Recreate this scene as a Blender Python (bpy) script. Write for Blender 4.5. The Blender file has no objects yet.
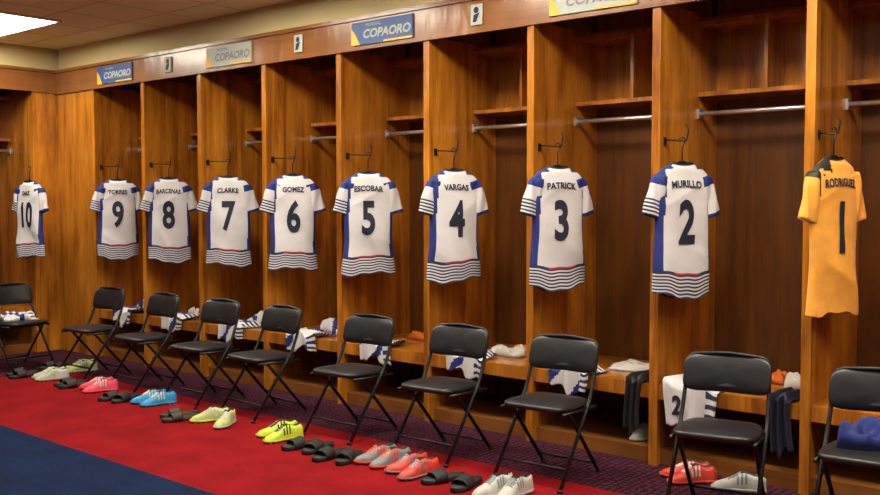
import bpy, bmesh, math, random
from mathutils import Vector, Matrix
random.seed(7)
sc = bpy.context.scene
sc.view_settings.view_transform = 'Standard'
sc.view_settings.look = 'None'
pi = math.pi

# ------------------------------------------------------------------ materials
def new_mat(name):
    m = bpy.data.materials.new(name); m.use_nodes = True
    nt = m.node_tree
    return m, nt, nt.nodes['Principled BSDF']
def simple(name, col, rough=0.6, metal=0.0, noise=0.12, nscale=30, coat=0.0, bump=0.0, emit=None, estr=0, sheen=0):
    m, nt, b = new_mat(name)
    tc = nt.nodes.new('ShaderNodeTexCoord'); n = nt.nodes.new('ShaderNodeTexNoise')
    n.inputs['Scale'].default_value = nscale; n.inputs['Detail'].default_value = 4
    nt.links.new(tc.outputs['Object'], n.inputs['Vector'])
    r = nt.nodes.new('ShaderNodeValToRGB')
    r.color_ramp.elements[0].position = .3; r.color_ramp.elements[1].position = .7
    r.color_ramp.elements[0].color = (*[c*(1-noise) for c in col], 1)
    r.color_ramp.elements[1].color = (*[min(1, c*(1+noise)) for c in col], 1)
    nt.links.new(n.outputs['Fac'], r.inputs['Fac']); nt.links.new(r.outputs['Color'], b.inputs['Base Color'])
    b.inputs['Roughness'].default_value = rough; b.inputs['Metallic'].default_value = metal
    b.inputs['Coat Weight'].default_value = coat; b.inputs['Sheen Weight'].default_value = sheen
    if bump:
        bp = nt.nodes.new('ShaderNodeBump'); bp.inputs['Strength'].default_value = bump; bp.inputs['Distance'].default_value = .01
        nt.links.new(n.outputs['Fac'], bp.inputs['Height']); nt.links.new(bp.outputs['Normal'], b.inputs['Normal'])
    if emit:
        b.inputs['Emission Color'].default_value = (*emit, 1); b.inputs['Emission Strength'].default_value = estr
    return m
def wood(name, c1, c2, rough=.28, horiz=False, coat=.5):
    m, nt, b = new_mat(name)
    tc = nt.nodes.new('ShaderNodeTexCoord'); oi = nt.nodes.new('ShaderNodeObjectInfo')
    add = nt.nodes.new('ShaderNodeVectorMath'); add.operation = 'ADD'
    mul = nt.nodes.new('ShaderNodeMath'); mul.operation = 'MULTIPLY'; mul.inputs[1].default_value = 17
    nt.links.new(oi.outputs['Random'], mul.inputs[0])
    nt.links.new(tc.outputs['Object'], add.inputs[0]); nt.links.new(mul.outputs[0], add.inputs[1])
    mp = nt.nodes.new('ShaderNodeMapping')
    mp.inputs['Scale'].default_value = (.6, 9, 9) if horiz else (7, 7, .5)
    nt.links.new(add.outputs[0], mp.inputs['Vector'])
    n1 = nt.nodes.new('ShaderNodeTexNoise'); n1.inputs['Scale'].default_value = 1.3; n1.inputs['Detail'].default_value = 6; n1.inputs['Distortion'].default_value = 1.2
    n2 = nt.nodes.new('ShaderNodeTexNoise'); n2.inputs['Scale'].default_value = 14; n2.inputs['Detail'].default_value = 3
    nt.links.new(mp.outputs[0], n1.inputs['Vector']); nt.links.new(mp.outputs[0], n2.inputs['Vector'])
    n3 = nt.nodes.new('ShaderNodeTexNoise'); n3.inputs['Scale'].default_value = 2.2; n3.inputs['Detail'].default_value = 2
    mp3 = nt.nodes.new('ShaderNodeMapping'); mp3.inputs['Scale'].default_value = (3, 3, 1)
    nt.links.new(add.outputs[0], mp3.inputs['Vector']); nt.links.new(mp3.outputs[0], n3.inputs['Vector'])
    mx = nt.nodes.new('ShaderNodeMath'); mx.operation = 'MULTIPLY_ADD'; mx.inputs[1].default_value = .22
    nt.links.new(n2.outputs['Fac'], mx.inputs[0])
    m7 = nt.nodes.new('ShaderNodeMath'); m7.operation = 'MULTIPLY'; m7.inputs[1].default_value = .46
    m8 = nt.nodes.new('ShaderNodeMath'); m8.operation = 'MULTIPLY_ADD'; m8.inputs[1].default_value = .32
    nt.links.new(n3.outputs['Fac'], m8.inputs[0]); nt.links.new(m7.outputs[0], m8.inputs[2])
    nt.links.new(n1.outputs['Fac'], m7.inputs[0]); nt.links.new(m8.outputs[0], mx.inputs[2])
    r = nt.nodes.new('ShaderNodeValToRGB')
    r.color_ramp.elements[0].position = .38; r.color_ramp.elements[1].position = .64
    r.color_ramp.elements[0].color = (*c1, 1); r.color_ramp.elements[1].color = (*c2, 1)
    nt.links.new(mx.outputs[0], r.inputs['Fac']); nt.links.new(r.outputs['Color'], b.inputs['Base Color'])
    b.inputs['Roughness'].default_value = rough
    b.inputs['Specular IOR Level'].default_value = .45
    b.inputs['Coat Weight'].default_value = coat; b.inputs['Coat Roughness'].default_value = .14
    bp = nt.nodes.new('ShaderNodeBump'); bp.inputs['Strength'].default_value = .4; bp.inputs['Distance'].default_value = .02
    nt.links.new(n3.outputs['Fac'], bp.inputs['Height']); nt.links.new(bp.outputs['Normal'], b.inputs['Normal']); nt.links.new(bp.outputs['Normal'], b.inputs['Coat Normal'])
    return m
M = {}
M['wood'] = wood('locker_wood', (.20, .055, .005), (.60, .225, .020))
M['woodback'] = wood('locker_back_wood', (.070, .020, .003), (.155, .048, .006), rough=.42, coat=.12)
M['woodh'] = wood('locker_trim_wood', (.16, .055, .012), (.27, .098, .022), horiz=True, coat=.15)
M['chrome'] = simple('rod_steel', (.8, .8, .8), .35, .9, .03)
M['black'] = simple('black_metal', (.012, .012, .013), .4, .3)
M['vinyl'] = simple('black_vinyl', (.010, .010, .012), .40, 0, .15, 60, bump=.05)
M['white'] = simple('jersey_white', (.60, .59, .61), .75, 0, .05, 12, sheen=.2)
M['blue'] = simple('jersey_blue', (.007, .020, .16), .75)
M['navy'] = simple('navy_print', (.005, .008, .026), .7)
M['stripe'] = simple('stripe_navy', (.020, .027, .075), .8)
M['red'] = simple('jersey_red', (.5, .02, .03), .8)
M['orange'] = simple('keeper_orange', (.84, .36, .035), .75, 0, .10, 14, sheen=.2)
M['orange2'] = simple('bib_orange', (.70, .15, .02), .8, 0, .05, 12)
M['yellow'] = simple('gold_yellow', (.75, .42, .03), .5)
M['neon'] = simple('shoe_neon', (.55, .70, .04), .5)
M['lime'] = simple('shoe_lime', (.45, .54, .18), .5)
M['pink'] = simple('shoe_pink', (.75, .06, .12), .5)
M['cyan'] = simple('shoe_cyan', (.02, .28, .55), .5)
M['shred'] = simple('shoe_red', (.65, .05, .03), .5)
M['grey'] = simple('shoe_grey', (.20, .20, .22), .5)
M['shwhite'] = simple('shoe_white', (.50, .50, .46), .6)
M['shblack'] = simple('shoe_black', (.010, .010, .010), .6)
M['brown'] = simple('sandal_brown', (.035, .02, .012), .6)
M['signwhite'] = simple('sign_white', (.40, .43, .38), .5, 0, .05)
M['signblue'] = simple('sign_blue', (.02, .07, .25), .5, 0, .1)
M['plaster'] = simple('upper_wall_paint', (.60, .49, .25), .8, 0, .03, 3)
M['wallpaint'] = simple('wall_paint', (.36, .29, .18), .8, 0, .05, 3)
M['towel'] = simple('towel_white', (.6, .58, .55), .95, 0, .06, 50, bump=.2)
M['lampframe'] = simple('lamp_frame', (.7, .7, .65), .4)
M['lamp'] = simple('lamp_diffuser', (.8, .8, .75), .5, 0, .01, 5, emit=(1, .92, .76), estr=33)
M['lamp2'] = simple('lamp_diffuser_dim', (.8, .8, .75), .5, 0, .01, 5, emit=(1, .92, .76), estr=9)

def carpet(name, ca, cb, scale, bump=.3, vor=False):
    m, nt, b = new_mat(name)
    tc = nt.nodes.new('ShaderNodeTexCoord')
    if vor:
        n = nt.nodes.new('ShaderNodeTexVoronoi'); n.inputs['Scale'].default_value = scale; n.inputs['Randomness'].default_value = .25
        out = n.outputs['Distance']
    else:
        n = nt.nodes.new('ShaderNodeTexNoise'); n.inputs['Scale'].default_value = scale; n.inputs['Detail'].default_value = 5
        out = n.outputs['Fac']
    nt.links.new(tc.outputs['Object'], n.inputs['Vector'])
    r = nt.nodes.new('ShaderNodeValToRGB')
    r.color_ramp.elements[0].position = .25 if vor else .35; r.color_ramp.elements[1].position = .45 if vor else .65
    r.color_ramp.elements[0].color = (*ca, 1); r.color_ramp.elements[1].color = (*cb, 1)
    nt.links.new(out, r.inputs['Fac'])
    big = nt.nodes.new('ShaderNodeTexNoise'); big.inputs['Scale'].default_value = 3.5; big.inputs['Detail'].default_value = 5
    nt.links.new(tc.outputs['Object'], big.inputs['Vector'])
    r2 = nt.nodes.new('ShaderNodeValToRGB'); r2.color_ramp.elements[0].color = (.72, .72, .72, 1); r2.color_ramp.elements[1].color = (1.08, 1.08, 1.08, 1)
    r2.color_ramp.elements[0].position = .3; r2.color_ramp.elements[1].position = .65
    nt.links.new(big.outputs['Fac'], r2.inputs['Fac'])
    mx = nt.nodes.new('ShaderNodeMix'); mx.data_type = 'RGBA'; mx.blend_type = 'MULTIPLY'; mx.inputs[0].default_value = 1
    nt.links.new(r.outputs['Color'], mx.inputs[6]); nt.links.new(r2.outputs['Color'], mx.inputs[7])
    nt.links.new(mx.outputs[2], b.inputs['Base Color'])
    b.inputs['Roughness'].default_value = .95; b.inputs['Specular IOR Level'].default_value = .1
    bp = nt.nodes.new('ShaderNodeBump'); bp.inputs['Strength'].default_value = bump; bp.inputs['Distance'].default_value = .01
    nt.links.new(out, bp.inputs['Height']); nt.links.new(bp.outputs['Normal'], b.inputs['Normal'])
    return m
M['cred'] = carpet('carpet_red', (.205, .0035, .006), (.275, .007, .011), 90)
M['cblue'] = carpet('carpet_navy', (.006, .014, .048), (.011, .024, .075), 90)
M['cpurple'] = carpet('carpet_purple_pattern', (.10, .020, .034), (.020, .006, .015), 24, vor=True)
# ceiling tiles
m, nt, b = new_mat('ceiling_tiles')
tc = nt.nodes.new('ShaderNodeTexCoord'); bk = nt.nodes.new('ShaderNodeTexBrick')
bk.offset = 0; bk.inputs['Scale'].default_value = 1; bk.inputs['Brick Width'].default_value = .6; bk.inputs['Row Height'].default_value = .6
bk.inputs['Mortar Size'].default_value = .012
bk.inputs['Color1'].default_value = (.90, .86, .50, 1); bk.inputs['Color2'].default_value = (.87, .82, .47, 1); bk.inputs['Mortar'].default_value = (.62, .58, .34, 1)
nt.links.new(tc.outputs['Object'], bk.inputs['Vector']); nt.links.new(bk.outputs['Color'], b.inputs['Base Color'])
b.inputs['Roughness'].default_value = .9
M['ceil'] = m

# ------------------------------------------------------------------ mesh builder
class B:
    def __init__(s): s.v = []; s.f = []; s.m = []; s.sm = []; s.mats = []
    def mi(s, k):
        if k not in s.mats: s.mats.append(k)
        return s.mats.index(k)
    def add(s, vs, fs, mat, smooth=False, T=None):
        o = len(s.v)
        for p in vs:
            p = Vector(p)
            if T is not None: p = T @ p if isinstance(T, Matrix) else Vector(T(p))
            s.v.append(p)
        for i, f in enumerate(fs):
            s.f.append([o+j for j in f]); k = mat[i] if isinstance(mat, list) else mat
            s.m.append(s.mi(k)); s.sm.append(smooth)
    def box(s, x0, x1, y0, y1, z0, z1, mat, T=None, bev=0):
        if bev:
            bm = bmesh.new(); bmesh.ops.create_cube(bm, size=1)
            for v in bm.verts: v.co = Vector(((x0+x1)/2+v.co.x*(x1-x0), (y0+y1)/2+v.co.y*(y1-y0), (z0+z1)/2+v.co.z*(z1-z0)))
            bmesh.ops.bevel(bm, geom=bm.edges[:], offset=bev, segments=3, profile=.5, affect='EDGES')
            bm.verts.index_update()
            s.add([v.co.copy() for v in bm.verts], [[v.index for v in f.verts] for f in bm.faces], mat, True, T); bm.free(); return
        vs = [(x, y, z) for x in (x0, x1) for y in (y0, y1) for z in (z0, z1)]
        fs = [(0, 1, 3, 2), (4, 6, 7, 5), (0, 4, 5, 1), (2, 3, 7, 6), (0, 2, 6, 4), (1, 5, 7, 3)]
        s.add(vs, fs, mat, False, T)
    def tube(s, pts, r, mat, seg=10, T=None):
        pts = [Vector(p) for p in pts]; n = len(pts); vs = []; fs = []
        up = None
        for i, p in enumerate(pts):
            t = (pts[min(i+1, n-1)]-pts[max(i-1, 0)]).normalized()
            if up is None:
                a = Vector((0, 0, 1)) if abs(t.z) < .9 else Vector((1, 0, 0)); up = (a-t*a.dot(t)).normalized()
            else: up = (up-t*up.dot(t)).normalized()
            w = t.cross(up)
            for k in range(seg):
                a = 2*pi*k/seg; vs.append(p+(up*math.cos(a)+w*math.sin(a))*r)
        for i in range(n-1):
            for k in range(seg):
                fs.append((i*seg+k, i*seg+(k+1) % seg, (i+1)*seg+(k+1) % seg, (i+1)*seg+k))
        fs.append(tuple(range(seg))[::-1]); fs.append(tuple((n-1)*seg+k for k in range(seg)))
        s.add(vs, fs, mat, True, T)
    def loft(s, rings, mat, T=None, cap=True, closed=True, smooth=True):
        n = len(rings[0]); vs = [p for r in rings for p in r]; fs = []; ms = []
        for i in range(len(rings)-1):
            for k in range(n if closed else n-1):
                fs.append((i*n+k, i*n+(k+1) % n, (i+1)*n+(k+1) % n, (i+1)*n+k))
                ms.append(mat(i, k) if callable(mat) else mat)
        if cap:
            fs.append(tuple(range(n))[::-1]); ms.append(mat(0, 0) if callable(mat) else mat)
            fs.append(tuple((len(rings)-1)*n+k for k in range(n))); ms.append(mat(len(rings)-2, 0) if callable(mat) else mat)
        s.add(vs, fs, ms, smooth, T)
    def obj(s, name, loc=(0, 0, 0), rot=0, parent=None, rx=0):
        me = bpy.data.meshes.new(name)
        me.from_pydata([tuple(v) for v in s.v], [], s.f)
        for k in s.mats: me.materials.append(M[k])
        me.polygons.foreach_set('material_index', s.m); me.polygons.foreach_set('use_smooth', s.sm)
        me.update()
        bm = bmesh.new(); bm.from_mesh(me); bmesh.ops.recalc_face_normals(bm, faces=bm.faces[:]); bm.to_mesh(me); bm.free()
        o = bpy.data.objects.new(name, me); sc.collection.objects.link(o)
        o.location = loc; o.rotation_euler = (rx, 0, rot)
        if parent: o.parent = parent
        return o
def fillet(pts, rad, n=5):
    pts = [Vector(p) for p in pts]; out = [pts[0]]
    for i in range(1, len(pts)-1):
        a = pts[i-1]-pts[i]; c = pts[i+1]-pts[i]; r = min(rad, a.length*.45, c.length*.45)
        p0 = pts[i]+a.normalized()*r; p1 = pts[i]+c.normalized()*r
        for k in range(n+1):
            t = k/n; out.append(p0*(1-t)**2+pts[i]*2*t*(1-t)+p1*t*t)
    out.append(pts[-1]); return out
def interp(tab, t):
    if t <= tab[0][0]: return tab[0][1]
    for (a, x), (b_, y) in zip(tab, tab[1:]):
        if t <= b_:
            u = (t-a)/(b_-a); u = u*u*(3-2*u)*.5+u*.5; return x+(y-x)*u
    return tab[-1][1]

# ------------------------------------------------------------------ room
D = 5.156; W = .90; X0 = -1.826; DEP = .80; LX = -9.76; CZ = 3.2; HB = 2.73; HT = 2.94
RX = 2.70; BY = -2.6
def plain(name, *a, mat='wallpaint'):
    b = B(); b.box(*a, mat); return b.obj(name)
plain('wall_north', LX-DEP-.2, RX+.2, D+DEP+.04, D+DEP+.15, 0, CZ)
plain('wall_west', LX-DEP-.16, LX-DEP-.04, BY, D+DEP+.04, 0, CZ)
plain('wall_east', RX, RX+.12, BY, D+DEP+.04, 0, CZ)
plain('wall_south', LX-DEP-.04, RX, BY-.12, BY, 0, CZ)
plain('wall_upper_north', LX, RX, D+.03, D+DEP+.04, HT+.03, CZ, mat='plaster')
plain('wall_upper_west', LX-DEP-.04, LX-.03, BY, D+DEP+.04, HT+.03, CZ, mat='plaster')
plain('ceiling', LX-DEP-.16, RX+.12, BY-.12, D+DEP+.15, CZ, CZ+.1, mat='ceil')
fb = B()
xs = [LX-DEP-.16, -8.6, RX+.12]; ys = [BY-.12, 3.10, 4.53, D+DEP+.15]
fm = {(0, 0): 'cblue', (1, 0): 'cblue', (0, 1): 'cpurple', (1, 1): 'cred', (0, 2): 'cpurple', (1, 2): 'cpurple'}
vs = [(x, y, 0) for y in ys for x in xs]
fs = []; ms = []
for j in range(3):
    for i in range(2):
        fs.append((j*3+i, j*3+i+1, (j+1)*3+i+1, (j+1)*3+i)); ms.append(fm[(i, j)])
fb.add(vs, fs, ms); fb.box(xs[0], xs[-1], ys[0], ys[-1], -.1, -.002, 'cblue'); fb.obj('floor')

# ------------------------------------------------------------------ lockers
TH = .045
def locker(loc, rot, hook=None, endcap=False):
    b = B(); t = TH/2
    b.box(-t, t, 0, DEP, 0, HB+.02, 'wood')
    b.box(-t-.004, t+.004, -.006, .012, 0, HB, 'wood')
    if endcap: b.box(W-t, W+t, 0, DEP, 0, HB+.02, 'wood')
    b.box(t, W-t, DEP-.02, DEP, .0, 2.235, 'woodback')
    b.box(t, W-t, DEP-.02, DEP, 2.235, HT, 'wood')
    b.box(t, W-t, 0.02, DEP-.02, HT-.03, HT, 'wood')
    b.box(t, W-t, .50, DEP-.02, 2.235, 2.262, 'wood')       # lower shelf
    b.box(t, W-t, .50, DEP-.02, 2.675, 2.702, 'wood')       # upper shelf
    b.box(W/2-.011, W/2+.011, .51, DEP-.02, 2.262, 2.675, 'wood')
    b.box(t, W-t, .50, .52, 2.702, 2.72, 'woodh')
    b.tube([(t, .52, 2.13), (W-t, .52, 2.13)], .014, 'chrome')
    for x in (t, W-t-.012): b.box(x, x+.012, .49, .55, 2.10, 2.16, 'chrome')
    b.box(t, W-t, .012, DEP-.02, .45, .485, 'wood')          # bench
    b.box(t, W-t, .012, .03, .40, .45, 'wood')
    b.box(t, W-t, .05, DEP-.02, 0, .09, 'woodh')             # plinth
    if hook:
        b.box(t, t+.006, .050, .080, 1.91, 1.96, 'black')
        b.tube(fillet([(t, .065, 1.945), (hook-.01, .065, 1.935), (hook+.025, .065, 1.93), (hook+.04, .065, 2.0), (hook+.02, .065, 2.03)], .015), .0045, 'black')
    return b.obj('wooden_locker', loc, rot)
jx = {8: -8.70, 7: -7.81, 6: -6.91, 5: -6.05, 4: -5.18, 3: -4.33, 2: -3.46, 1: -2.59, 0: -1.73}
for m_ in range(-4, 9):
    x = X0-W*m_
    locker((x, D, 0), 0, hook=(jx[m_]-x) if m_ in jx else None, endcap=(m_ == -4))
for k in range(5):
    y = 4.91-W*(k+1)
    locker((LX, y, 0), pi/2, endcap=(k == 0))
b = B(); b.box(LX, X0-W*8-TH/2, D, D+.03, 0, HB, 'wood'); b.obj('trim_corner_panel_north')
b = B(); b.box(LX-.03, LX, 4.91+TH/2, D, 0, HB, 'wood'); b.obj('trim_corner_panel_west')
b = B(); b.box(LX, X0+W*5+TH, D-.012, D+.02, HB, HT, 'woodh'); b.box(LX, X0+W*5+TH, D-.03, D+.05, HT, HT+.03, 'woodh')
b.box(LX, X0+W*5+TH, D-.022, D+.01, HB-.012, HB+.012, 'woodh'); b.obj('trim_header_north')
b = B(); b.box(-.4, 5.5, -.012, .02, HB, HT, 'woodh'); b.box(-.4, 5.5, -.03, .05, HT, HT+.03, 'woodh')
b.obj('trim_header_west', (LX, 4.91-5.25, 0), pi/2)
# ------------------------------------------------------------------ text helper
def text_mesh(txt, size, xscale=1.0, offset=0.0, spacing=1.0, shear=0):
    cu = bpy.data.curves.new('t', 'FONT'); cu.body = txt; cu.size = size; cu.align_x = 'CENTER'; cu.align_y = 'CENTER'
    cu.offset = offset; cu.space_character = spacing; cu.resolution_u = 4; cu.shear = shear
    o = bpy.data.objects.new('t', cu); sc.collection.objects.link(o)
    bpy.context.view_layer.update()
    dg = bpy.context.evaluated_depsgraph_get(); me = bpy.data.meshes.new_from_object(o.evaluated_get(dg))
    bpy.data.objects.remove(o)
    bm = bmesh.new(); bm.from_mesh(me)
    for v in bm.verts: v.co.x *= xscale
    return bm
def text_obj(name, txt, size, mat, place, parent, xscale=1, offset=0, spacing=1, cut=None, arc=0, shear=0):
    bm = text_mesh(txt, size, xscale, offset, spacing, shear)
    if cut:
        for ax in (0, 1):
            lo = min(v.co[ax] for v in bm.verts); hi = max(v.co[ax] for v in bm.verts)
            n = int((hi-lo)/cut)
            for i in range(1, n+1):
                co = [0, 0, 0]; co[ax] = lo+(hi-lo)*i/(n+1); no = [0, 0, 0]; no[ax] = 1
                bmesh.ops.bisect_plane(bm, geom=bm.verts[:]+bm.edges[:]+bm.faces[:], plane_co=co, plane_no=no)
    for v in bm.verts:
        v.co = Vector(place(v.co.x, v.co.y-arc*v.co.x*v.co.x))
    me = bpy.data.meshes.new(name); bm.to_mesh(me); bm.free(); me.materials.append(M[mat])
    o = bpy.data.objects.new(name, me); sc.collection.objects.link(o); o.parent = parent
    return o
# ------------------------------------------------------------------ signs on header
def sign(x, blue):
    b = B(); b.box(-.31, .31, -.012, 0, -.085, .085, 'signblue' if blue else 'signwhite')
    c = 'yellow'
    b.add([(-.31, -.013, -.085), (-.22, -.013, -.085), (-.27, -.013, .0), (-.31, -.013, .04)], [(0, 1, 2, 3)], c)
    b.add([(.02, -.013, -.085), (.31, -.013, -.085), (.31, -.013, -.07), (.03, -.013, -.07)], [(0, 1, 2, 3)], c)
    o = b.obj('banner_sign', (x, D-.014, 2.838))
    tm = 'signwhite' if blue else 'grey'
    text_obj('sign_text', 'COPAORO', .088, tm, lambda u, v: (u+.05, -.015, v-.012), o, 1.1, .003, shear=.2)
    text_obj('sign_small_text', 'MUNDIAL', .032, 'signwhite' if blue else 'signblue', lambda u, v: (u-.08, -.015, v+.055), o, 1.1, .0)
for i, x in enumerate((-3.16, -4.95, -6.77, -8.58)): sign(x, i % 2 == 1)
for x in (-4.06, -5.87, -7.67, -2.25):
    b = B(); b.box(-.05, .05, -.012, 0, -.07, .07, 'signwhite', bev=.004)
    b.add([(.022*math.cos(a*pi/6), -.014, .030+.022*math.sin(a*pi/6)) for a in range(12)], [tuple(range(12))], 'navy')
    b.add([(-.03, -.014, -.05), (.0, -.014, -.05), (.03, -.014, .012), (-.02, -.014, .0)], [(0, 1, 2, 3)], 'navy')
    b.obj('icon_sign_plate', (x, D-.014, 2.84))
# ------------------------------------------------------------------ jerseys
WT = [(-.80, .202), (-.5, .185), (-.3, .184), (-.15, .190), (-.085, .185), (-.05, .155), (-.03, .118), (-.012, .085), (0, .072)]
DT = [(-.80, .055), (-.4, .055), (-.15, .05), (-.06, .035), (0, .022)]
def ridge(t): return (1-abs(math.sin(t)))**2
def jsurf(x, z, seed):
    w = interp(WT, z); u = max(-1, min(1, x/w))
    g = math.sqrt(max(0, 1-abs(u)**2.6))
    k = min(1, max(0, -z*2.2-.1))
    f = (.5+.5*math.sin(seed*1.9))
    wr = .012*math.sin(14*x+seed*2.1+2.2*z)*k
    wr -= .016*ridge(9*x+(2.5+2*f)*z+seed*1.3)*k*(.4+.6*min(1, max(0, -z-.2)*3))
    wr -= .010*ridge(7*x-(9+3*f)*z+seed)*math.exp(-((z+.22)/.12)**2)
    wr -= .010*ridge(7*x+(8+3*f)*z+seed*2)*math.exp(-((z+.58)/.10)**2)
    wr += .005*math.sin(17*z+11*x+seed*3)
    return -(interp(DT, z)*g)+wr*g
def jersey(num, name, loc, rot, keeper=False, seed=0, scale=(1, 1, 1)):
    b = B(); L = .79; NR = 76; NC = 40
    zs = [-L+L*i/NR for i in range(NR+1)]
    us = [math.sin(-pi/2+pi*k/NC) for k in range(NC+1)]
    rings = []
    def hem(u, z): return (.014*u*u-.018*math.sin(2.5*u+seed)+.006*math.sin(9*u+seed))*max(0, (-z-.5)/.29) if z < -.5 else 0
    for z in zs:
        w = interp(WT, z); ring = []
        wob = 1+.03*math.sin(11*z+seed)*min(1, max(0, -z-.2)*3)
        for u in us: ring.append((u*w*wob, jsurf(u*w, z, seed), z+hem(u, z)+(.0 if z < -.03 else -.012*(1-(u)**2))))
        for u in us[::-1][1:-1]: ring.append((u*w*wob, -jsurf(u*w, z, seed+3)*.7, z+hem(u, z)))
        rings.append(ring)
    n = len(rings[0]); nu = len(us)
    def mt(i, k):
        z = zs[i]; kk = k if k < nu else 2*nu-2-k
        u = us[min(max(kk, 0), nu-1)]; x = u*interp(WT, z)
        if z > -.018: return 'navy' if not keeper else 'shblack'
        if keeper:
            if x < -.065 and z > -.085+(x+.065)*-.2 and k < nu: return 'shblack'
            if x < -.15 and z > -.2: return 'shblack'
            return 'orange'
        if z < -.645:
            if z > -.660: return 'red' if -.09 < x < .10 else 'stripe'
            return 'stripe' if i % 2 == 0 else 'white'
        if z > -.05 and abs(x) > .09: return 'blue'
        lim = .140-.02*math.sin(3*z+.5)
        if x < -lim: return 'blue'
        if x > .160 and z < -.12: return 'blue'
        return 'white'
    b.loft(rings, mt, cap=False)
    for sx in (-1, 1):
        rr = []; NS = 22
        for i in range(NS+1):
            t = i/NS
            c = Vector((sx*(.138+.070*t**.8), 0, -.085-.235*t)); hw = .058+.008*t+.003*math.sin(9*t+seed) if t > .1 else .045+.13*t
            dx = Vector((sx*math.cos(.28), 0, math.sin(.28)))
            th = .042-.012*t
            ring = []
            for k in range(24):
                a = 2*pi*k/24
                ring.append(c+dx*hw*math.cos(a)+Vector((0, 1, 0))*(th*math.sin(a)*(1+.28*math.sin(7*t+seed+a*4))))
            rr.append(ring)
        def ms(i, k, sx=sx):
            if keeper: return 'shblack' if (sx < 0 and i < 3) else 'orange'
            if i < 5: return 'blue'
            if i > 12 and sx < 0: return 'stripe' if i % 2 else 'white'
            if i > 19: return 'blue'
            return 'white'
        b.loft(rr, ms, cap=True)
    o = b.obj('goalkeeper_jersey' if keeper else 'soccer_jersey', loc, rot); o.scale = scale
    zc = -.365
    text_obj('number', num, .345, 'navy', lambda u, v: (u, jsurf(u, v+zc, seed)-.006, v+zc), o, .66 if len(num) == 1 else .55, .011, cut=.010)
    text_obj('player_name', name, .056, 'navy', lambda u, v: (u, jsurf(u, v-.130, seed)-.006, v-.130), o, .88 if len(name) < 8 else .78, .0022, 1.03, cut=.012, arc=.7)
    h = B()
    h.tube(fillet([(-.14, 0, -.055), (0, 0, .01), (.14, 0, -.055)], .03), .006, 'black')
    h.tube([(0, 0, .01), (0, 0, .085)]+[(.02*math.sin(a*pi/5), 0, .105-.02*math.cos(a*pi/5)+.02) for a in range(1, 8)], .004, 'black')
    h.obj('hanger', parent=o)
    return o
names = {8: ('9', 'TORRES'), 7: ('8', 'BARCENAS'), 6: ('7', 'CLARKE'), 5: ('6', 'GOMEZ'), 4: ('5', 'ESCOBAR'), 3: ('4', 'VARGAS'), 2: ('3', 'PATRICK'), 1: ('2', 'MURILLO')}
for k, (nu_, nm) in names.items():
    jersey(nu_, nm, (jx[k], D+.065, 1.81), math.radians({8: 60, 7: 50, 6: 50, 5: 54, 4: 48, 3: 62, 2: 62, 1: 62}[k]), seed=k)
jersey('1', 'RODRIGUEZ', (jx[0]+.01, D+.055, 1.815), math.radians(66), True, seed=11, scale=(.87, 1, 1.06))
jersey('10', 'DIAZ', (LX+.16, 4.766, 1.80), math.radians(12), seed=10)

# ------------------------------------------------------------------ folding chairs
def pad(b, w, d, th, mat, T, crown=.012, n=40, e=5):
    rings = []
    def ring(s, z, inset=0):
        r = []
        for k in range(n):
            a = 2*pi*k/n; c, s_ = math.cos(a), math.sin(a)
            rx = (w/2-inset)*(1 if c >= 0 else -1)*abs(c)**(2/e); ry = (d/2-inset)*(1 if s_ >= 0 else -1)*abs(s_)**(2/e)
            r.append(Vector((rx*s, ry*s, z)))
        return r
    for inset, z in ((.012, 0), (.003, .006), (0, th*.5), (.004, th*.8), (.014, th), ):
        rings.append(ring(1, z, inset))
    rings.append(ring(.75, th+crown*.7, .01)); rings.append(ring(.4, th+crown, .01)); rings.append(ring(.05, th+crown*1.05, 0))
    b.loft(rings, mat, T)
def chair(loc, rot):
    b = B(); r = .011
    hw = .215
    # back frame + front legs: one bent tube
    P = [(-hw, -.25, 0.006), (-hw, .10, .47), (-hw+.005, .165, .62), (-hw+.01, .205, .775), (0, .215, .79), (hw-.01, .205, .775), (hw-.005, .165, .62), (hw, .10, .47), (hw, -.25, .006)]
    b.tube(fillet(P, .05), r, 'black')
    # rear legs
    hr = .185
    b.tube(fillet([(-hr, .26, .006), (-hr, -.10, .405), (hr, -.10, .405), (hr, .26, .006)], .03), r, 'black')
    b.tube([(-hr, .205, .068), (hr, .205, .068)], .008, 'black')
    b.tube([(-hw, -.17, .112), (hw, -.17, .112)], .008, 'black')
    b.tube([(-hw, .06, .417), (hw, .06, .417)], .008, 'black')
    for s in (-1, 1):
        b.tube([(s*.20, -.19, .412), (s*.20, .19, .402)], .009, 'black')
        b.tube([(s*hw, -.25, 0), (s*hw, -.245, .02)], .015, 'shblack')
        b.tube([(s*hr, .26, 0), (s*hr, .252, .02)], .015, 'shblack')
        b.box(s*.2-.012, s*.2+.012, .04, .12, .40, .43, 'black')
    pad(b, .41, .41, .032, 'vinyl', lambda p: (p.x*(1-.10*(p.y > 0)*p.y/.2), p.y-.015, p.z+.418-.015*p.y))
    ax = math.radians(74)
    def tb(p):
        y = p.y; z = p.z
        cz = .69+y*math.sin(ax); cy = .186+y*math.cos(ax)-z
        return (p.x, cy-.045*(p.x/.22)**2*1+.03, cz+ -.008*(p.x/.22)**2)
    pad(b, .445, .205, .026, 'vinyl', tb, crown=.01)
    return b.obj('folding_chair', loc, rot)
cx = [-8.03, -7.18, -6.36, -5.62, -4.677, -3.865, -3.067, -2.036, -1.31]
cr = [3, -2, 2, -3, 2, 3, 4, 13, 6]
for x, r_ in zip(cx, cr): chair((x, 4.55, 0), math.radians(r_))
chair((-8.98, 4.33, 0), pi/2+.05)

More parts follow.
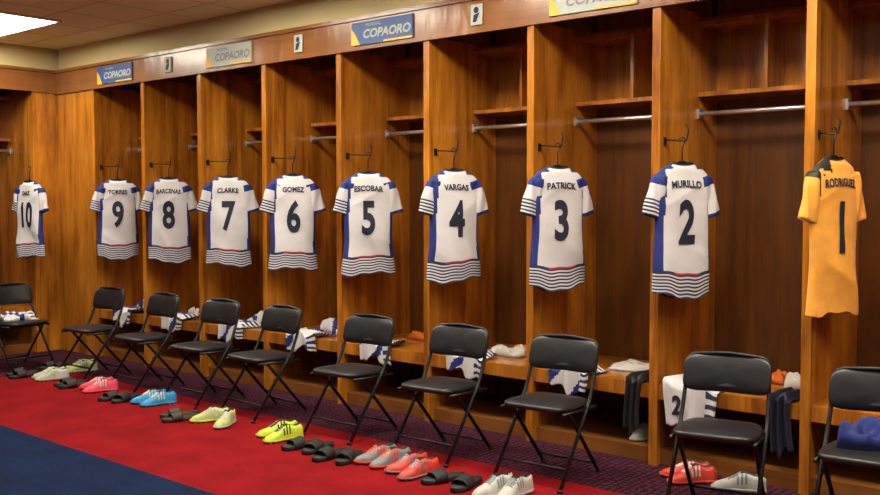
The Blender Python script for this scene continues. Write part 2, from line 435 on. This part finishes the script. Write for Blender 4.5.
# ------------------------------------------------------------------ shoes
SW = [(0, .012), (.06, .030), (.2, .045), (.35, .047), (.5, .040), (.65, .035), (.82, .036), (.94, .030), (1, .012)]
SH = [(0, .028), (.1, .048), (.25, .060), (.4, .082), (.52, .105), (.62, .108), (.8, .092), (.92, .102), (1, .075)]
def shoe(kind, loc, rot, up, sole, acc, left=1, L=.285):
    b = B()
    def out(t): return .012*left*math.sin(pi*t)*-1
    n = 15; NS = 26
    rings = []
    for i in range(NS+1):
        t = i/NS; w = interp(SW, t); h = interp(SH, t); ring = []
        for k in range(n):
            a = pi*k/(n-1); x = w*math.cos(a); z = .014+(h-.014)*max(0, math.sin(a))**.75
            if .5 < t < .97 and 4 <= k <= 10:
                x *= 1.25; 
                if 5 <= k <= 9: z = min(z, .045)
                else: z = h*.97; x = w*.62*(1 if k < 7 else -1)
            ring.append((x+out(t), -L/2+L*t, z))
        rings.append(ring)
    def mt(i, k):
        t = i/NS
        if .5 < t < .95 and 4 <= k <= 9: return 'shblack'
        if .3 < t < .5 and 5 <= k <= 8: return acc
        if .45 < t < .62 and (k in (1, 2, 3, 10, 11, 12)) and i % 2 == 0: return acc
        return up
    b.loft(rings, mt, cap=True, closed=False)
    rs = []
    for zz, g in ((0 if kind != 'cleat' else .006, .92), (.010, 1.06), (.020, 1.05)):
        ring = []
        for i in range(NS+1):
            t = i/NS; ring.append((interp(SW, t)*g+out(t), (-L/2+L*t)*1.02, zz+.006*(1-t)**6))
        for i in range(NS, -1, -1):
            t = i/NS; ring.append((-interp(SW, t)*g+out(t), (-L/2+L*t)*1.02, zz+.006*(1-t)**6))
        rs.append(ring)
    b.loft(rs, sole)
    if kind == 'cleat':
        for t in (.12, .25, .38, .78, .9):
            for s in (-1, 1): b.tube([(s*.026, -L/2+L*t, 0), (s*.026, -L/2+L*t, .012)], .006, sole, 6)
    for j in range(4):
        t = .32+.05*j; y = -L/2+L*t; z = interp(SH, t)+.001
        b.tube([(-.016, y, z-.006), (0, y+.004, z+.001), (.016, y, z-.006)], .0022, 'shwhite' if up != 'shwhite' else 'grey', 6)
    return b.obj('soccer_cleat' if kind == 'cleat' else 'sneaker', loc, rot)
def slide(loc, rot, mat, left=1, L=.28):
    b = B(); NS = 20; rs = []
    W2 = [(0, .015), (.08, .036), (.25, .050), (.45, .046), (.65, .040), (.88, .038), (1, .015)]
    for zz, g in ((0, .95), (.008, 1.02), (.024, 1.0), (.028, .93)):
        ring = []
        for i in range(NS+1):
            t = i/NS; ring.append((interp(W2, t)*g, -L/2+L*t, zz+.008*(t > .5)*(t-.5)))
        for i in range(NS, -1, -1):
            t = i/NS; ring.append((-interp(W2, t)*g, -L/2+L*t, zz+.008*(t > .5)*(t-.5)))
        rs.append(ring)
    b.loft(rs, mat)
    rings = []
    for i in range(9):
        t = .22+.28*i/8; ring = []
        for r_ in (1, .9):
            rng = range(13) if r_ == 1 else range(12, -1, -1)
            for k in rng:
                a = pi*k/12; ring.append((.054*r_*math.cos(a), -L/2+L*t, .01+(.052+.012*i/8)*r_*max(0, math.sin(a))**.7))
        rings.append(ring)
    b.loft(rings, mat)
    return b.obj('slide_sandal', loc, rot)
def pair(fn, x, y, rot, gap=.12, z=0, spread=.08):
    for s in (-1, 1):
        c, s_ = math.cos(rot), math.sin(rot)
        fn((x+s*gap/2*c, y+s*gap/2*s_+random.uniform(-.03, .03), z), rot+s*spread+random.uniform(-.12, .12), s)
def cl(up, sole, acc, kind='cleat'): return lambda l, r, s: shoe(kind, l, r, up, sole, acc, s)
def sl(m_): return lambda l, r, s: slide(l, r, m_, s)
pair(sl('shblack'), -8.62, 4.52, .1); pair(sl('shblack'), -8.50, 4.14, -.1)
pair(cl('shwhite', 'lime', 'lime'), -8.17, 4.24, -.3, .13)
pair(cl('lime', 'shwhite', 'grey'), -8.36, 4.62, -.2, .12)
pair(sl('shblack'), -7.72, 4.17, -.2)
pair(cl('pink', 'pink', 'shwhite'), -7.38, 4.20, -.3, .16)
pair(sl('shblack'), -6.88, 4.14, .1); pair(cl('cyan', 'cyan', 'shwhite'), -6.55, 4.22, -.25, .15)
pair(sl('brown'), -5.95, 4.06, -.3)
shoe('cleat', (-5.70, 4.13, 0), -.5, 'lime', 'neon', 'shwhite', 1)
shoe('cleat', (-5.52, 4.12, 0), .5, 'lime', 'shwhite', 'shwhite', -1)
pair(cl('neon', 'neon', 'shblack'), -4.94, 4.14, -.3, .15)
pair(sl('shblack'), -4.58, 4.07, .0, .14)
pair(sl('shblack'), -4.26, 4.04, .15, .14)
pair(cl('grey', 'shred', 'shred'), -3.98, 4.11, -.2, .14)
pair(cl('shred', 'grey', 'grey'), -3.70, 4.10, -.25, .15)
slide((-3.47, 4.09, 0), -.3, 'shblack'); slide((-3.30, 4.09, 0), .15, 'shblack')
pair(cl('shwhite', 'shwhite', 'grey', 'sneaker'), -3.05, 4.11, -.1, .13)
pair(cl('shwhite', 'shwhite', 'grey', 'sneaker'), -2.86, 5.38, .1, .12, .092, .09)
pair(cl('shred', 'shred', 'shwhite'), -2.42, 4.99, -.9, .13)
shoe('sneaker', (-2.12, 4.99, 0), -1.1, 'shwhite', 'shwhite', 'grey')
pair(cl('shwhite', 'shwhite', 'grey', 'sneaker'), -1.45, 4.10, -.6, .13)

# ------------------------------------------------------------------ clothes
def heap(name, loc, rot, w, d, h, cols, seed=0):
    b = B(); N = 30; vs = []; fs = []; ms = []
    for j in range(N+1):
        for i in range(N+1):
            u = i/N*2-1; v = j/N*2-1
            e = max(0, 1-abs(u)**6)*max(0, 1-abs(v)**6)
            wob = 1+.08*math.sin(3*v+seed)+.06*math.sin(7*u+5*v+seed)
            z = h*(e**.4)*(.72+.22*math.sin(4*u+2.5*v+seed*1.3)+.14*math.sin(11*v-5*u+seed)+.06*math.sin(19*u+seed))-h*.2*ridge(5*u+3*v+seed)*e
            vs.append((u*w/2*wob, v*d/2*(1+.08*math.sin(4*u+seed*2)), max(.0, z)))
    for j in range(N):
        for i in range(N):
            fs.append((j*(N+1)+i, j*(N+1)+i+1, (j+1)*(N+1)+i+1, (j+1)*(N+1)+i))
            if cols == 'kit':
                wv = math.sin(.35*i+.22*j+seed*2.3)
                k = 'blue' if wv > .7 else 'white'
                if i > 23: k = 'stripe' if (j//2) % 2 else 'white'
            else: k = cols
            ms.append(k)
    fs.append(tuple(range(N+1))[::-1]+tuple(j*(N+1) for j in range(1, N+1))+tuple(N*(N+1)+i for i in range(1, N+1))+tuple(j*(N+1)+N for j in range(N-1, 0, -1))); ms.append(ms[0])
    b.add(vs, fs, ms, True)
    return b.obj(name, loc, rot)
def drape(name, loc, rot, w, top, down, cols, seed=0, num=None):
    """cloth lying on the bench (y>0) and hanging over its front edge at y=0"""
    b = B(); NP = 34; NW = 26; vs = []; fs = []; ms = []
    tot = top+down
    for j in range(NP+1):
        s = j/NP*tot
        for i in range(NW+1):
            u = i/NW*2-1
            lift = .022*(1+math.sin(5*u+seed*1.7+9*s))
            if s < top: y = top-s; z = .010+lift*min(1, s/.04)
            else:
                q = s-top; y = -.026-.014*(1+math.sin(8*u+seed)); z = .010+lift*max(0, 1-q/.06)-q
            if abs(s-top) < tot/NP: y = min(y, -.004)
            ww = w/2*(1+.10*math.sin(s*9+seed)-.15*max(0, s-top))
            end = (.03*math.sin(3*u+seed)+.015*math.sin(7*u+seed))*(max(0, s-top)/max(down, .01))**2
            vs.append((u*ww+.02*math.sin(6*s+seed), y, z-end))
    for j in range(NP):
        for i in range(NW):
            fs.append((j*(NW+1)+i, j*(NW+1)+i+1, (j+1)*(NW+1)+i+1, (j+1)*(NW+1)+i))
            if cols == 'kit':
                wv = math.sin(.30*i+.20*j+seed*2.1)
                if i > 19: k = 'stripe' if (j//2) % 2 else 'white'
                elif wv > (.6 if not num else 2): k = 'blue'
                else: k = 'white'
            else: k = cols
            ms.append(k)
    b.add(vs, fs, ms, True); o = b.obj(name, loc, rot)
    sm = o.modifiers.new('thick', 'SOLIDIFY'); sm.thickness = .005
    if num: text_obj('number', num, .15, 'navy', lambda u_, v_: (u_-.05, -.062, v_-.10), o, .8, .006)
    return o
bz = .487
xsb = (-8.53, -7.66, -6.76, -5.85, -5.03, -4.19, -3.33)
for i, x in enumerate(xsb):
    drape('draped_jersey', (x, D+.012, bz), 0, .34 if i < 4 else .30, .20, .11, 'kit', i+1)
    if i < 4: heap('folded_kit', (x+.03, D+.36, bz), random.uniform(-.2, .2), .36, .22, .12, 'kit', i)
for x, w_ in ((-5.0, .34), (-3.98, .30), (-2.26, .22)):
    heap('folded_bib', (x, 5.72, bz), .05, w_, .16, .07, 'orange2', x)
heap('crumpled_shorts', (-4.05, 5.50, bz), .2, .26, .18, .07, 'towel', 3)
heap('folded_towel', (-3.04, 5.60, bz), .1, .40, .28, .04, 'towel', 2)
heap('folded_towel', (-1.98, 5.62, bz), .1, .22, .22, .10, 'towel', 4)
heap('folded_bib', (-1.50, 5.45, bz), .3, .26, .2, .06, 'orange2', 4)
heap('folded_kit', (-9.98, 4.40, bz), 1.4, .36, .30, .10, 'kit', 9)
drape('draped_jersey', (-2.50, D+.012, bz), 0, .32, .22, .24, 'kit', 6, num='2')
drape('draped_trousers', (-2.84, D+.012, bz), 0, .11, .22, .30, 'shblack', 2)
drape('draped_trousers', (-1.93, D+.012, bz), 0, .11, .22, .28, 'navy', 3)
heap('crumpled_training_top', (-1.30, 4.58, .462), .2, .30, .22, .13, 'blue', 5)
heap('folded_kit', (-9.0, 4.33, .462), 1.3, .30, .28, .07, 'kit', 12)

# ------------------------------------------------------------------ lights
def troffer(x, y, lm):
    b = B(); z = CZ
    b.box(-.60, .60, -.30, .30, -.012, -.004, lm)
    for a in ((-.63, .63, -.33, -.30), (-.63, .63, .30, .33), (-.63, -.60, -.30, .30), (.60, .63, -.30, .30)):
        b.box(*a, -.022, 0, 'lampframe')
    b.obj('ceiling_lamp', (x, y, z))
for x in (-8.80, -5.85, -3.85, -1.85, .15):
    troffer(x, 4.05, 'lamp')
    troffer(x, 1.0, 'lamp2')
w = bpy.data.worlds.new('World'); sc.world = w; w.use_nodes = True
w.node_tree.nodes['Background'].inputs[0].default_value = (.05, .045, .04, 1)
w.node_tree.nodes['Background'].inputs[1].default_value = .3

# ------------------------------------------------------------------ camera
cam = bpy.data.cameras.new('camera'); cam.sensor_width = 36; cam.lens = 960/880*36
co = bpy.data.objects.new('camera', cam); sc.collection.objects.link(co)
co.location = (0, 0, 1.57); co.rotation_euler = (math.radians(90-2.65), 0, math.radians(40.5))
sc.camera = co
